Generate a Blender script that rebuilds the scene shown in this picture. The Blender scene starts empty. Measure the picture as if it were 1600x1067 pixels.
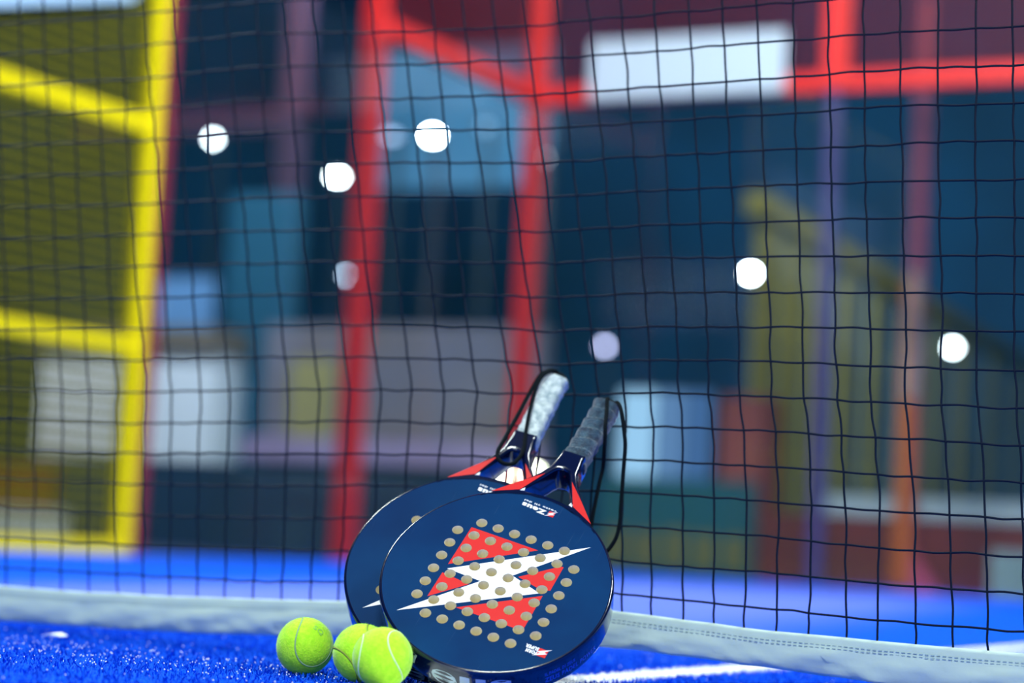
import bpy, bmesh, math, random
from mathutils import Vector, Matrix, noise
from mathutils.geometry import delaunay_2d_cdt

SC = bpy.context.scene
COL = SC.collection
random.seed(7)
R_ = math.radians

# ---------------------------------------------------------------- camera
cam_data = bpy.data.cameras.new('camera')
cam = bpy.data.objects.new('camera', cam_data)
COL.objects.link(cam)
cam_data.sensor_width = 36.0
cam_data.lens = 76.08
cam_data.clip_start = 0.05
cam_data.clip_end = 200
_r = Vector((0.8871210, 0.4580860, 0.0563337))
_u = Vector((-0.0078557, -0.1070526, 0.9942223))
_f = Vector((-0.4614700, 0.8824381, 0.0913702))
cam.matrix_world = Matrix(((_r.x, _u.x, -_f.x, 0.0), (_r.y, _u.y, -_f.y, -2.2639),
                           (_r.z, _u.z, -_f.z, 0.1675), (0, 0, 0, 1)))
cam_data.dof.use_dof = True
cam_data.dof.focus_distance = 2.42
cam_data.dof.aperture_fstop = 2.2
SC.camera = cam

# ---------------------------------------------------------------- colour management
SC.view_settings.view_transform = 'Standard'
SC.view_settings.look = 'None'
SC.view_settings.exposure = 0.0
SC.view_settings.gamma = 1.0
SC.view_settings.use_curve_mapping = False
SC.cycles.use_denoising = True
SC.cycles.sample_clamp_indirect = 6.0
SC.cycles.max_bounces = 10
SC.cycles.diffuse_bounces = 6
SC.cycles.transparent_max_bounces = 16

# ---------------------------------------------------------------- world and lights
world = bpy.data.worlds.new('hall_air')
SC.world = world
world.use_nodes = True
bg = world.node_tree.nodes['Background']
bg.inputs['Color'].default_value = (0.035, 0.11, 0.2, 1)
bg.inputs['Strength'].default_value = 0.35

def area(name, loc, target, size, power, color=(1, 1, 1)):
    d = bpy.data.lights.new(name, 'AREA')
    d.shape = 'RECTANGLE'
    d.size, d.size_y = size
    d.energy = power
    d.color = color
    o = bpy.data.objects.new(name, d)
    COL.objects.link(o)
    o.location = loc
    o.rotation_euler = (Vector(target) - Vector(loc)).to_track_quat('-Z', 'Y').to_euler()
    return o

COOL = (0.88, 1.0, 0.97)
area('court_floodlight_near', (0.9, -4.6, 6.0), (-1.2, 0, 0), (2.0, 0.8), 560, COOL)
area('added_front_fill', (1.2, -9.5, 4.2), (-1.2, 0, 0), (2.2, 1.0), 250, COOL)  # added low fill, unseen, to brighten racket holes, band and balls
area('court_floodlight_right', (3.4, 2.2, 6.0), (-1.2, 0.3, 0), (2.0, 0.8), 580, COOL)
area('court_floodlight_left', (-6.0, 1.2, 6.0), (-1.4, 0, 0), (2.0, 0.8), 540, COOL)
area('court_floodlight_back', (-2.2, 5.6, 6.0), (-5.2, 9.6, 1.4), (1.2, 0.6), 520, COOL)
area('hall_light_behind', (-9.0, 13.5, 6.5), (-9.5, 24.0, 2.0), (3.0, 1.0), 680, (0.6, 0.85, 1.0))

area('added_fill_left', (-9.5, 8.6, 5.5), (-10.2, 12.0, 0.9), (2.0, 0.8), 300, (0.85, 0.92, 1.0))  # added unseen lamp brightening the kiosk and partition
area('hall_light_right', (-3.0, 15.0, 6.0), (-7.0, 18.0, 0.5), (2.0, 0.8), 220, (0.9, 0.95, 1.0))

# ---------------------------------------------------------------- helpers
def tag(o, label=None, cat=None, group=None, kind=None):
    if label: o['label'] = label
    if cat: o['category'] = cat
    if group: o['group'] = group
    if kind: o['kind'] = kind
    return o

def empty(name, loc=(0, 0, 0), mw=None):
    o = bpy.data.objects.new(name, None)
    COL.objects.link(o)
    o.empty_display_size = 0.05
    if mw is not None: o.matrix_world = mw
    else: o.location = loc
    return o

class MB:
    """collects shapes and links them as one mesh object"""
    def __init__(s): s.v = []; s.f = []; s.m = []
    def face(s, idx, mi=0): s.f.append(tuple(idx)); s.m.append(mi)
    def box(s, lo, hi, mi=0, mw=None):
        x0, y0, z0 = lo; x1, y1, z1 = hi
        b = len(s.v)
        p = [(x0, y0, z0), (x1, y0, z0), (x1, y1, z0), (x0, y1, z0), (x0, y0, z1), (x1, y0, z1), (x1, y1, z1), (x0, y1, z1)]
        if mw is not None: p = [tuple(mw @ Vector(q)) for q in p]
        s.v += p
        for q in ((0, 3, 2, 1), (4, 5, 6, 7), (0, 1, 5, 4), (1, 2, 6, 5), (2, 3, 7, 6), (3, 0, 4, 7)):
            s.face([b + i for i in q], mi)
    def tube(s, path, rad, n=6, mi=0, closed=False, caps=True):
        path = [Vector(p) for p in path]
        N = len(path); b = len(s.v); ref = None
        for i, p in enumerate(path):
            if closed: t = path[(i + 1) % N] - path[i - 1]
            else: t = path[min(i + 1, N - 1)] - path[max(i - 1, 0)]
            t.normalize()
            if ref is None:
                ref = t.orthogonal().normalized()
            ref = (ref - t * ref.dot(t))
            if ref.length < 1e-6: ref = t.orthogonal()
            ref.normalize()
            bi = t.cross(ref)
            r = rad[i] if isinstance(rad, (list, tuple)) else rad
            for k in range(n):
                a = 2 * math.pi * k / n
                s.v.append(tuple(p + r * (math.cos(a) * ref + math.sin(a) * bi)))
        M = N if closed else N - 1
        for i in range(M):
            for k in range(n):
                j = (i + 1) % N
                s.face((b + i * n + k, b + i * n + (k + 1) % n, b + j * n + (k + 1) % n, b + j * n + k), mi)
        if caps and not closed:
            s.face([b + k for k in reversed(range(n))], mi)
            s.face([b + (N - 1) * n + k for k in range(n)], mi)
    def lathe(s, prof, n=32, mi=0, mw=None):
        b = len(s.v)
        for r, z in prof:
            for k in range(n):
                a = 2 * math.pi * k / n
                q = Vector((r * math.cos(a), r * math.sin(a), z))
                s.v.append(tuple(mw @ q if mw is not None else q))
        for i in range(len(prof) - 1):
            for k in range(n):
                s.face((b + i * n + k, b + i * n + (k + 1) % n, b + (i + 1) * n + (k + 1) % n, b + (i + 1) * n + k), mi)
        s.face([b + k for k in reversed(range(n))], mi)
        s.face([b + (len(prof) - 1) * n + k for k in range(n)], mi)
    def build(s, name, mats, parent=None, smooth=None, bevel=None):
        me = bpy.data.meshes.new(name)
        me.from_pydata([tuple(v) for v in s.v], [], s.f)
        if not isinstance(mats, (list, tuple)): mats = [mats]
        for m in mats: me.materials.append(m)
        me.polygons.foreach_set('material_index', s.m)
        if smooth is not None:
            me.polygons.foreach_set('use_smooth', [True] * len(me.polygons))
            if smooth < 180: me.set_sharp_from_angle(angle=R_(smooth))
        me.update()
        o = bpy.data.objects.new(name, me)
        COL.objects.link(o)
        if parent is not None: o.parent = parent
        if bevel:
            b = o.modifiers.new('edge', 'BEVEL'); b.width = bevel; b.segments = 2; b.limit_method = 'ANGLE'
        return o

# ---------------------------------------------------------------- materials
def mat(name, color, rough=0.5, metal=0.0, spec=0.5, coat=0.0, var=0.0, scale=20.0, bump=0.0, bscale=60.0, sheen=0.0, trans=0.0, color2=None):
    m = bpy.data.materials.new(name); m.use_nodes = True
    nt = m.node_tree; p = nt.nodes['Principled BSDF']
    p.inputs['Base Color'].default_value = (*color, 1)
    p.inputs['Roughness'].default_value = rough
    p.inputs['Metallic'].default_value = metal
    p.inputs['Specular IOR Level'].default_value = spec
    p.inputs['Coat Weight'].default_value = coat
    p.inputs['Coat Roughness'].default_value = 0.08
    if sheen:
        p.inputs['Sheen Weight'].default_value = sheen
        p.inputs['Sheen Roughness'].default_value = 0.4
    tc = nt.nodes.new('ShaderNodeTexCoord')
    if var or color2:
        n = nt.nodes.new('ShaderNodeTexNoise'); n.inputs['Scale'].default_value = scale; n.inputs['Detail'].default_value = 5
        nt.links.new(tc.outputs['Object'], n.inputs['Vector'])
        r = nt.nodes.new('ShaderNodeValToRGB')
        c2 = color2 or tuple(max(0, c * (1 - var)) for c in color)
        r.color_ramp.elements[0].position = 0.35; r.color_ramp.elements[0].color = (*c2, 1)
        r.color_ramp.elements[1].position = 0.65; r.color_ramp.elements[1].color = (*color, 1)
        nt.links.new(n.outputs['Fac'], r.inputs['Fac']); nt.links.new(r.outputs['Color'], p.inputs['Base Color'])
    if bump:
        n2 = nt.nodes.new('ShaderNodeTexNoise'); n2.inputs['Scale'].default_value = bscale; n2.inputs['Detail'].default_value = 4
        nt.links.new(tc.outputs['Object'], n2.inputs['Vector'])
        b = nt.nodes.new('ShaderNodeBump'); b.inputs['Strength'].default_value = bump; b.inputs['Distance'].default_value = 0.002
        nt.links.new(n2.outputs['Fac'], b.inputs['Height']); nt.links.new(b.outputs['Normal'], p.inputs['Normal'])
    if trans:
        t = nt.nodes.new('ShaderNodeBsdfTranslucent'); t.inputs['Color'].default_value = (*color, 1)
        mx = nt.nodes.new('ShaderNodeMixShader'); mx.inputs['Fac'].default_value = trans
        out = nt.nodes['Material Output']
        nt.links.new(p.outputs['BSDF'], mx.inputs[1]); nt.links.new(t.outputs['BSDF'], mx.inputs[2]); nt.links.new(mx.outputs['Shader'], out.inputs['Surface'])
    return m

def glow(name, color, strength):
    m = bpy.data.materials.new(name); m.use_nodes = True
    nt = m.node_tree; nt.nodes.remove(nt.nodes['Principled BSDF'])
    e = nt.nodes.new('ShaderNodeEmission'); e.inputs['Color'].default_value = (*color, 1); e.inputs['Strength'].default_value = strength
    nt.links.new(e.outputs['Emission'], nt.nodes['Material Output'].inputs['Surface'])
    return m

def glass_mat():
    m = bpy.data.materials.new('court_glass'); m.use_nodes = True
    nt = m.node_tree; nt.nodes.remove(nt.nodes['Principled BSDF'])
    tr = nt.nodes.new('ShaderNodeBsdfTransparent'); tr.inputs['Color'].default_value = (0.90, 0.95, 0.97, 1)
    gl = nt.nodes.new('ShaderNodeBsdfGlossy'); gl.inputs['Roughness'].default_value = 0.04
    fr = nt.nodes.new('ShaderNodeLayerWeight'); fr.inputs['Blend'].default_value = 0.5
    pw = nt.nodes.new('ShaderNodeMath'); pw.operation = 'POWER'; pw.inputs[1].default_value = 5
    ma = nt.nodes.new('ShaderNodeMath'); ma.operation = 'MULTIPLY_ADD'; ma.inputs[1].default_value = 0.6; ma.inputs[2].default_value = 0.018
    nt.links.new(fr.outputs['Facing'], pw.inputs[0]); nt.links.new(pw.outputs[0], ma.inputs[0])
    df = nt.nodes.new('ShaderNodeBsdfDiffuse'); df.inputs['Color'].default_value = (0.10, 0.62, 0.95, 1)
    m1 = nt.nodes.new('ShaderNodeMixShader'); m2 = nt.nodes.new('ShaderNodeMixShader')
    m2.inputs['Fac'].default_value = 0.006          # bluish haze of reflections on the pane, added as diffuse colour
    nt.links.new(ma.outputs[0], m1.inputs['Fac']); nt.links.new(tr.outputs[0], m1.inputs[1]); nt.links.new(gl.outputs[0], m1.inputs[2])
    nt.links.new(m1.outputs[0], m2.inputs[1]); nt.links.new(df.outputs[0], m2.inputs[2])
    nt.links.new(m2.outputs[0], nt.nodes['Material Output'].inputs['Surface'])
    return m

def scratched_navy():
    """satin navy lacquer, worn by fine scratches and a few scuffs"""
    m = mat('racket_navy', (0.0002, 0.021, 0.088), 0.5, spec=0.06, color2=(0.0003, 0.033, 0.115), scale=9)
    nt = m.node_tree; p = nt.nodes['Principled BSDF']; L = nt.links.new
    src = p.inputs['Base Color'].links[0].from_socket
    tc = [n for n in nt.nodes if n.type == 'TEX_COORD'][0]
    for ang, lo, f in ((0.7, 0.75, 0.16), (-0.62, 0.76, 0.13), (1.35, 0.77, 0.10)):
        mp = nt.nodes.new('ShaderNodeMapping'); mp.inputs['Rotation'].default_value = (0, 0, ang); mp.inputs['Scale'].default_value = (900, 14, 1)
        L(tc.outputs['Object'], mp.inputs['Vector'])
        n = nt.nodes.new('ShaderNodeTexNoise'); n.inputs['Scale'].default_value = 1.0; n.inputs['Detail'].default_value = 1; L(mp.outputs[0], n.inputs['Vector'])
        r = nt.nodes.new('ShaderNodeMapRange'); r.inputs['From Min'].default_value = lo; r.inputs['From Max'].default_value = lo + .08; r.inputs['To Max'].default_value = f
        L(n.outputs['Fac'], r.inputs['Value'])
        mx = nt.nodes.new('ShaderNodeMix'); mx.data_type = 'RGBA'; L(r.outputs[0], mx.inputs['Factor']); L(src, mx.inputs['A']); mx.inputs['B'].default_value = (0.25, 0.42, 0.60, 1)
        src = mx.outputs['Result']
    L(src, p.inputs['Base Color'])
    return m

M = {}
M['navy'] = scratched_navy()
M['navy_gloss'] = mat('racket_frame_navy', (0.0003, 0.004, 0.030), 0.22, coat=0.8)
M['red'] = mat('racket_red', (0.64, 0.017, 0.017), 0.35)
M['white'] = mat('racket_white', (0.85, 0.86, 0.95), 0.35)
M['bolt_edge'] = mat('racket_bolt_edge', (0.012, 0.008, 0.10), 0.35)
M['foam'] = mat('racket_foam', (0.97, 0.90, 0.68), 0.9)
M['letter_grey'] = mat('racket_edge_lettering', (0.55, 0.66, 0.72), 0.35)
M['letter_blue'] = mat('racket_edge_small_print', (0.10, 0.22, 0.75), 0.4)
M['grip_dark'] = mat('grip_worn_dark', (0.034, 0.082, 0.125), 0.9, color2=(0.008, 0.022, 0.045), scale=140, bump=1.0, bscale=500, sheen=0.5)
M['grip_silver'] = mat('grip_silver', (0.56, 0.63, 0.64), 0.28, color2=(0.20, 0.28, 0.33), scale=110, bump=1.0, bscale=260, spec=0.9)
M['cord_black'] = mat('cord_black', (0.002, 0.005, 0.008), 0.8, spec=0.1, bump=0.6, bscale=900)
M['net_cord'] = mat('net_cord', (0.003, 0.008, 0.020), 0.6, spec=0.12)
M['band'] = mat('net_band_cloth', (0.58, 0.72, 0.68), 0.75, bump=0.25, bscale=90, trans=0.25)
M['stitch'] = mat('band_stitching', (0.26, 0.38, 0.42), 0.8)
M['felt'] = mat('ball_felt', (0.52, 0.91, 0.028), 0.95, bump=0.35, bscale=420, sheen=0.35, color2=(0.40, 0.84, 0.014), scale=200)
M['seam_grey'] = mat('ball_seam_grey', (0.25, 0.40, 0.20), 0.8)
M['seam_brown'] = mat('ball_seam_brown', (0.22, 0.27, 0.03), 0.8)
M['seam_pale'] = mat('ball_seam_pale', (0.62, 0.80, 0.46), 0.8)
M['ball_print'] = mat('ball_print', (0.30, 0.62, 0.10), 0.9)
M['yellow'] = mat('steel_yellow', (0.90, 0.70, 0.0), 0.45, spec=0.3)
M['yellow_wire'] = mat('wire_yellow', (0.15, 0.14, 0.0), 0.5, spec=0.3)
M['redsteel'] = mat('steel_red', (0.66, 0.017, 0.017), 0.42, spec=0.4)
M['redwire'] = mat('wire_dark_red', (0.12, 0.003, 0.010), 0.5, spec=0.3)
M['glass'] = glass_mat()
M['line'] = mat('line_white', (0.86, 0.88, 0.92), 0.85)
M['sign_white'] = mat('sign_white', (0.46, 0.54, 0.62), 0.5)
M['paper'] = mat('paper_white', (0.85, 0.9, 0.92), 0.6)
M['housing'] = mat('lamp_housing', (0.02, 0.025, 0.03), 0.5)
NET=[[[-21391,8767],[-21329,8319],[-21262,7840],[-21203,7415],[-21138,6954],[-21073,6491],[-21005,6044],[-20936,5590],[-20869,5156],[-20804,4723],[-20735,4275],[-20677,3858],[-20620,3425],[-20575,2995],[-20538,2559],[-20508,2150],[-20476,1729],[-20446,1305],[-20416,884],[-20399,639]],[[-20945,8759],[-20879,8310],[-20809,7835],[-20746,7408],[-20679,6951],[-20610,6489],[-20539,6043],[-20468,5593],[-20398,5157],[-20329,4723],[-20258,4277],[-20191,3855],[-20121,3421],[-20091,2992],[-20061,2561],[-20027,2150],[-19992,1730],[-19962,1306],[-19933,890],[-19915,635]],[[-20515,8756],[-20442,8304],[-20366,7831],[-20296,7401],[-20223,6948],[-20149,6486],[-20078,6041],[-20007,5595],[-19938,5158],[-19868,4722],[-19798,4280],[-19728,3852],[-19656,3416],[-19616,2989],[-19580,2562],[-19545,2150],[-19509,1730],[-19473,1308],[-19439,897],[-19416,634]],[[-20027,8753],[-19958,8297],[-19887,7828],[-19821,7393],[-19753,6945],[-19682,6483],[-19612,6040],[-19542,5598],[-19472,5159],[-19402,4721],[-19333,4282],[-19257,3849],[-19176,3412],[-19137,2985],[-19101,2564],[-19066,2150],[-19031,1731],[-18990,1309],[-18951,903],[-18925,637]],[[-19577,8749],[-19504,8290],[-19430,7824],[-19361,7386],[-19290,6942],[-19217,6480],[-19143,6038],[-19071,5601],[-18998,5160],[-18925,4721],[-18853,4285],[-18776,3846],[-18695,3407],[-18672,2982],[-18642,2566],[-18608,2149],[-18573,1732],[-18516,1311],[-18461,909],[-18427,659]],[[-19118,8746],[-19044,8283],[-18971,7820],[-18901,7379],[-18831,6939],[-18757,6479],[-18677,6038],[-18598,5604],[-18518,5163],[-18439,4724],[-18361,4292],[-18289,3854],[-18224,3416],[-18202,2991],[-18171,2574],[-18136,2156],[-18100,1738],[-18061,1318],[-18023,916],[-17999,659]],[[-18676,8754],[-18597,8295],[-18517,7834],[-18441,7389],[-18364,6947],[-18286,6491],[-18210,6047],[-18136,5610],[-18061,5169],[-17987,4732],[-17915,4302],[-17839,3869],[-17762,3433],[-17743,3008],[-17714,2588],[-17680,2168],[-17645,1747],[-17615,1330],[-17586,924],[-17567,669]],[[-18211,8768],[-18135,8313],[-18057,7850],[-17982,7401],[-17907,6955],[-17831,6504],[-17753,6056],[-17675,5617],[-17598,5175],[-17521,4741],[-17446,4313],[-17369,3885],[-17290,3451],[-17274,3026],[-17251,2602],[-17221,2180],[-17191,1757],[-17160,1343],[-17129,932],[-17110,688]],[[-17763,8782],[-17685,8331],[-17605,7866],[-17527,7413],[-17450,6963],[-17373,6516],[-17293,6065],[-17214,5623],[-17136,5181],[-17059,4750],[-16984,4324],[-16903,3900],[-16816,3468],[-16798,3043],[-16778,2616],[-16752,2192],[-16726,1767],[-16702,1355],[-16678,939],[-16665,703]],[[-17305,8795],[-17228,8348],[-17146,7882],[-17067,7425],[-16988,6972],[-16911,6528],[-16827,6074],[-16744,5629],[-16662,5187],[-16582,4759],[-16504,4335],[-16429,3916],[-16356,3485],[-16325,3061],[-16304,2630],[-16286,2205],[-16267,1777],[-16247,1367],[-16226,947],[-16215,719]],[[-16823,8810],[-16748,8364],[-16670,7894],[-16593,7430],[-16517,6974],[-16443,6532],[-16361,6077],[-16279,5631],[-16199,5192],[-16120,4763],[-16043,4343],[-15961,3921],[-15875,3495],[-15843,3074],[-15827,2645],[-15816,2224],[-15804,1799],[-15789,1386],[-15775,968],[-15767,734]],[[-16366,8793],[-16286,8339],[-16204,7875],[-16123,7414],[-16043,6963],[-15966,6524],[-15885,6074],[-15805,5629],[-15726,5195],[-15649,4766],[-15574,4350],[-15489,3926],[-15395,3506],[-15373,3087],[-15361,2660],[-15349,2243],[-15337,1822],[-15329,1405],[-15321,991],[-15316,754]],[[-15900,8775],[-15821,8313],[-15743,7856],[-15665,7399],[-15589,6953],[-15515,6516],[-15433,6071],[-15349,5628],[-15268,5198],[-15187,4769],[-15109,4357],[-15020,3930],[-14923,3517],[-14915,3099],[-14908,2674],[-14894,2261],[-14883,1844],[-14888,1423],[-14893,1013],[-14895,772]],[[-15434,8757],[-15351,8288],[-15271,7836],[-15191,7383],[-15113,6943],[-15037,6508],[-14957,6069],[-14876,5626],[-14798,5201],[-14719,4772],[-14644,4364],[-14551,3935],[-14449,3527],[-14450,3112],[-14447,2689],[-14435,2280],[-14424,1866],[-14424,1443],[-14423,1037],[-14423,794]],[[-14985,8740],[-14895,8263],[-14810,7817],[-14725,7367],[-14642,6932],[-14560,6499],[-14478,6064],[-14395,5621],[-14316,5198],[-14236,4769],[-14160,4360],[-14072,3932],[-13981,3526],[-13987,3113],[-13988,2698],[-13982,2293],[-13977,1884],[-13977,1461],[-13977,1057],[-13977,814]],[[-14534,8726],[-14441,8247],[-14355,7806],[-14267,7355],[-14182,6921],[-14097,6487],[-14015,6052],[-13932,5610],[-13852,5189],[-13772,4759],[-13695,4350],[-13605,3926],[-13512,3523],[-13518,3113],[-13522,2704],[-13522,2303],[-13523,1900],[-13525,1480],[-13527,1076],[-13528,834]],[[-14060,8715],[-13969,8237],[-13885,7796],[-13799,7343],[-13717,6909],[-13634,6475],[-13551,6040],[-13466,5598],[-13385,5179],[-13302,4750],[-13223,4340],[-13133,3920],[-13041,3520],[-13061,3113],[-13061,2711],[-13050,2314],[-13043,1917],[-13045,1500],[-13048,1096],[-13049,853]],[[-13608,8705],[-13515,8227],[-13429,7786],[-13341,7332],[-13257,6898],[-13172,6463],[-13087,6028],[-13001,5587],[-12919,5169],[-12835,4741],[-12755,4330],[-12665,3915],[-12573,3517],[-12600,3112],[-12596,2718],[-12582,2325],[-12570,1934],[-12573,1520],[-12576,1116],[-12578,869]],[[-13163,8694],[-13070,8217],[-12984,7776],[-12896,7321],[-12811,6887],[-12726,6451],[-12638,6014],[-12547,5571],[-12462,5154],[-12374,4724],[-12289,4304],[-12213,3884],[-12152,3508],[-12157,3118],[-12153,2727],[-12146,2330],[-12140,1942],[-12136,1531],[-12133,1125],[-12131,883]],[[-12711,8683],[-12619,8217],[-12532,7773],[-12441,7306],[-12355,6867],[-12269,6429],[-12187,5989],[-12108,5555],[-12034,5148],[-11957,4721],[-11881,4306],[-11801,3891],[-11727,3519],[-11725,3125],[-11742,2731],[-11763,2331],[-11775,1939],[-11763,1528],[-11751,1123],[-11744,896]],[[-12253,8677],[-12172,8227],[-12091,7775],[-12007,7308],[-11929,6874],[-11852,6443],[-11778,6006],[-11706,5573],[-11638,5168],[-11567,4739],[-11499,4326],[-11441,3911],[-11394,3530],[-11386,3131],[-11379,2732],[-11373,2332],[-11362,1931],[-11341,1516],[-11320,1113],[-11309,898]],[[-11795,8690],[-11723,8238],[-11649,7778],[-11574,7317],[-11505,6886],[-11436,6458],[-11369,6024],[-11305,5591],[-11245,5189],[-11180,4757],[-11119,4347],[-11066,3932],[-11023,3543],[-10971,3138],[-10954,2733],[-10945,2334],[-10930,1923],[-10903,1502],[-10877,1102],[-10864,894]],[[-11354,8703],[-11286,8248],[-11216,7781],[-11148,7326],[-11083,6899],[-11020,6473],[-10957,6042],[-10895,5609],[-10838,5208],[-10776,4773],[-10717,4363],[-10678,3947],[-10656,3550],[-10590,3140],[-10572,2731],[-10564,2331],[-10547,1916],[-10519,1493],[-10493,1093],[-10479,877]],[[-10910,8715],[-10847,8257],[-10782,7787],[-10720,7335],[-10661,6906],[-10603,6480],[-10546,6048],[-10492,5614],[-10441,5208],[-10387,4775],[-10336,4364],[-10298,3950],[-10272,3548],[-10202,3137],[-10174,2726],[-10153,2322],[-10128,1908],[-10102,1486],[-10076,1081],[-10062,851]],[[-10431,8726],[-10380,8264],[-10329,7796],[-10279,7346],[-10231,6912],[-10184,6485],[-10135,6052],[-10086,5618],[-10038,5208],[-9989,4777],[-9942,4365],[-9908,3952],[-9884,3545],[-9811,3134],[-9777,2721],[-9747,2313],[-9722,1901],[-9701,1479],[-9680,1069],[-9668,836]],[[-9982,8736],[-9935,8271],[-9889,7805],[-9844,7356],[-9800,6918],[-9758,6490],[-9714,6056],[-9669,5622],[-9626,5207],[-9581,4778],[-9538,4366],[-9506,3955],[-9481,3543],[-9409,3130],[-9369,2715],[-9331,2304],[-9311,1894],[-9302,1473],[-9292,1058],[-9286,810]],[[-9537,8746],[-9493,8277],[-9448,7814],[-9406,7366],[-9363,6924],[-9323,6496],[-9282,6061],[-9243,5627],[-9204,5207],[-9166,4780],[-9128,4366],[-9103,3956],[-9082,3539],[-9004,3125],[-8966,2707],[-8928,2293],[-8911,1883],[-8902,1464],[-8893,1046],[-8887,796]],[[-9065,8748],[-9031,8279],[-8998,7823],[-8966,7374],[-8934,6934],[-8903,6501],[-8869,6065],[-8833,5631],[-8797,5207],[-8761,4777],[-8727,4361],[-8700,3942],[-8673,3527],[-8597,3114],[-8556,2694],[-8517,2279],[-8504,1864],[-8499,1450],[-8494,1032],[-8491,790]],[[-8618,8745],[-8588,8279],[-8560,7831],[-8532,7382],[-8504,6944],[-8477,6506],[-8447,6069],[-8414,5634],[-8382,5206],[-8349,4774],[-8318,4355],[-8290,3928],[-8258,3515],[-8192,3103],[-8149,2681],[-8107,2266],[-8083,1845],[-8063,1436],[-8042,1017],[-8030,783]],[[-8174,8742],[-8149,8278],[-8124,7840],[-8100,7390],[-8076,6954],[-8051,6511],[-8025,6073],[-7993,5638],[-7962,5206],[-7930,4771],[-7899,4349],[-7881,3914],[-7856,3503],[-7786,3092],[-7741,2667],[-7697,2252],[-7686,1827],[-7678,1423],[-7669,1004],[-7664,772]],[[-7739,8739],[-7712,8277],[-7688,7847],[-7662,7396],[-7638,6962],[-7612,6515],[-7586,6076],[-7558,5639],[-7530,5204],[-7501,4767],[-7474,4343],[-7465,3902],[-7446,3491],[-7381,3081],[-7334,2657],[-7288,2243],[-7265,1818],[-7244,1414],[-7223,997],[-7211,765]],[[-7274,8727],[-7254,8271],[-7235,7840],[-7216,7388],[-7197,6953],[-7177,6513],[-7155,6068],[-7128,5635],[-7101,5197],[-7073,4762],[-7047,4338],[-7045,3896],[-7027,3483],[-6955,3069],[-6917,2649],[-6881,2239],[-6853,1816],[-6826,1409],[-6799,995],[-6783,760]],[[-6816,8715],[-6800,8265],[-6785,7834],[-6770,7381],[-6755,6945],[-6740,6510],[-6723,6061],[-6704,5630],[-6685,5191],[-6666,4757],[-6648,4333],[-6634,3891],[-6601,3474],[-6539,3058],[-6504,2641],[-6471,2235],[-6446,1815],[-6422,1405],[-6398,994],[-6384,754]],[[-6412,8704],[-6388,8260],[-6365,7827],[-6340,7374],[-6317,6937],[-6294,6508],[-6272,6054],[-6258,5625],[-6244,5184],[-6230,4752],[-6216,4328],[-6197,3885],[-6160,3465],[-6108,3046],[-6080,2632],[-6053,2231],[-6029,1813],[-6006,1401],[-5983,994],[-5969,756]]]

# ---------------------------------------------------------------- floor (setting)
def turf_material():
    m = bpy.data.materials.new('turf_blue'); m.use_nodes = True
    nt = m.node_tree; p = nt.nodes['Principled BSDF']; L = nt.links.new
    p.inputs['Roughness'].default_value = 0.7; p.inputs['Specular IOR Level'].default_value = 0.06
    tc = nt.nodes.new('ShaderNodeTexCoord')
    def noise_(scale, detail, lo, hi):
        n = nt.nodes.new('ShaderNodeTexNoise'); n.inputs['Scale'].default_value = scale; n.inputs['Detail'].default_value = detail
        L(tc.outputs['Object'], n.inputs['Vector'])
        r = nt.nodes.new('ShaderNodeMapRange'); r.inputs['From Min'].default_value = lo; r.inputs['From Max'].default_value = hi
        L(n.outputs['Fac'], r.inputs['Value']); return r.outputs['Result']
    # lavender floor glare painted into the turf colour, patchy over the middle
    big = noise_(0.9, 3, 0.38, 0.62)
    sep = nt.nodes.new('ShaderNodeSeparateXYZ'); L(tc.outputs['Object'], sep.inputs[0])
    def ramp_(sock, a, b):
        r = nt.nodes.new('ShaderNodeMapRange'); r.interpolation_type = 'SMOOTHSTEP'
        r.inputs['From Min'].default_value = a; r.inputs['From Max'].default_value = b; L(sock, r.inputs['Value']); return r.outputs['Result']
    def mul(a, b):
        q = nt.nodes.new('ShaderNodeMath'); q.operation = 'MULTIPLY'
        for i, s in enumerate((a, b)):
            if isinstance(s, float): q.inputs[i].default_value = s
            else: L(s, q.inputs[i])
        return q.outputs[0]
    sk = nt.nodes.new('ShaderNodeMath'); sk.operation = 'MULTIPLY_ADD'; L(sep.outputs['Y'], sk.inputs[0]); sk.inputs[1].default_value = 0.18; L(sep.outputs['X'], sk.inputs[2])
    glare_mask = mul(mul(ramp_(sep.outputs['Y'], 0.5, 1.6), ramp_(sep.outputs['Y'], 8.8, 6.8)), mul(ramp_(sk.outputs[0], -3.30, -2.75), ramp_(sk.outputs[0], -1.05, -1.75)))
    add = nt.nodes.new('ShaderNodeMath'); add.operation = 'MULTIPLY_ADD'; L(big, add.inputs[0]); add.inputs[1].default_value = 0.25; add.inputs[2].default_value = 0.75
    sand = mul(mul(glare_mask, add.outputs[0]), 0.17)  # amount of painted glare, not grains
    mx = nt.nodes.new('ShaderNodeMix'); mx.data_type = 'RGBA'
    fine = noise_(260, 2, 0.3, 0.7)
    mx0 = nt.nodes.new('ShaderNodeMix'); mx0.data_type = 'RGBA'
    mx0.inputs['A'].default_value = (0.0003, 0.054, 0.54, 1); mx0.inputs['B'].default_value = (0.0012, 0.108, 0.86, 1)
    L(fine, mx0.inputs['Factor'])
    L(sand, mx.inputs['Factor']); L(mx0.outputs['Result'], mx.inputs['A']); mx.inputs['B'].default_value = (0.80, 0.72, 0.90, 1)  # sand holds the amount of painted lavender glare
    L(mx.outputs['Result'], p.inputs['Base Color'])
    return m
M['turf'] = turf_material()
M['concrete'] = mat('hall_concrete', (0.030, 0.035, 0.05), 0.6, var=0.4, scale=2)
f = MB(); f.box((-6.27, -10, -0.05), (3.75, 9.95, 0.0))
f.build('floor', M['turf'])['kind'] = 'structure'
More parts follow.
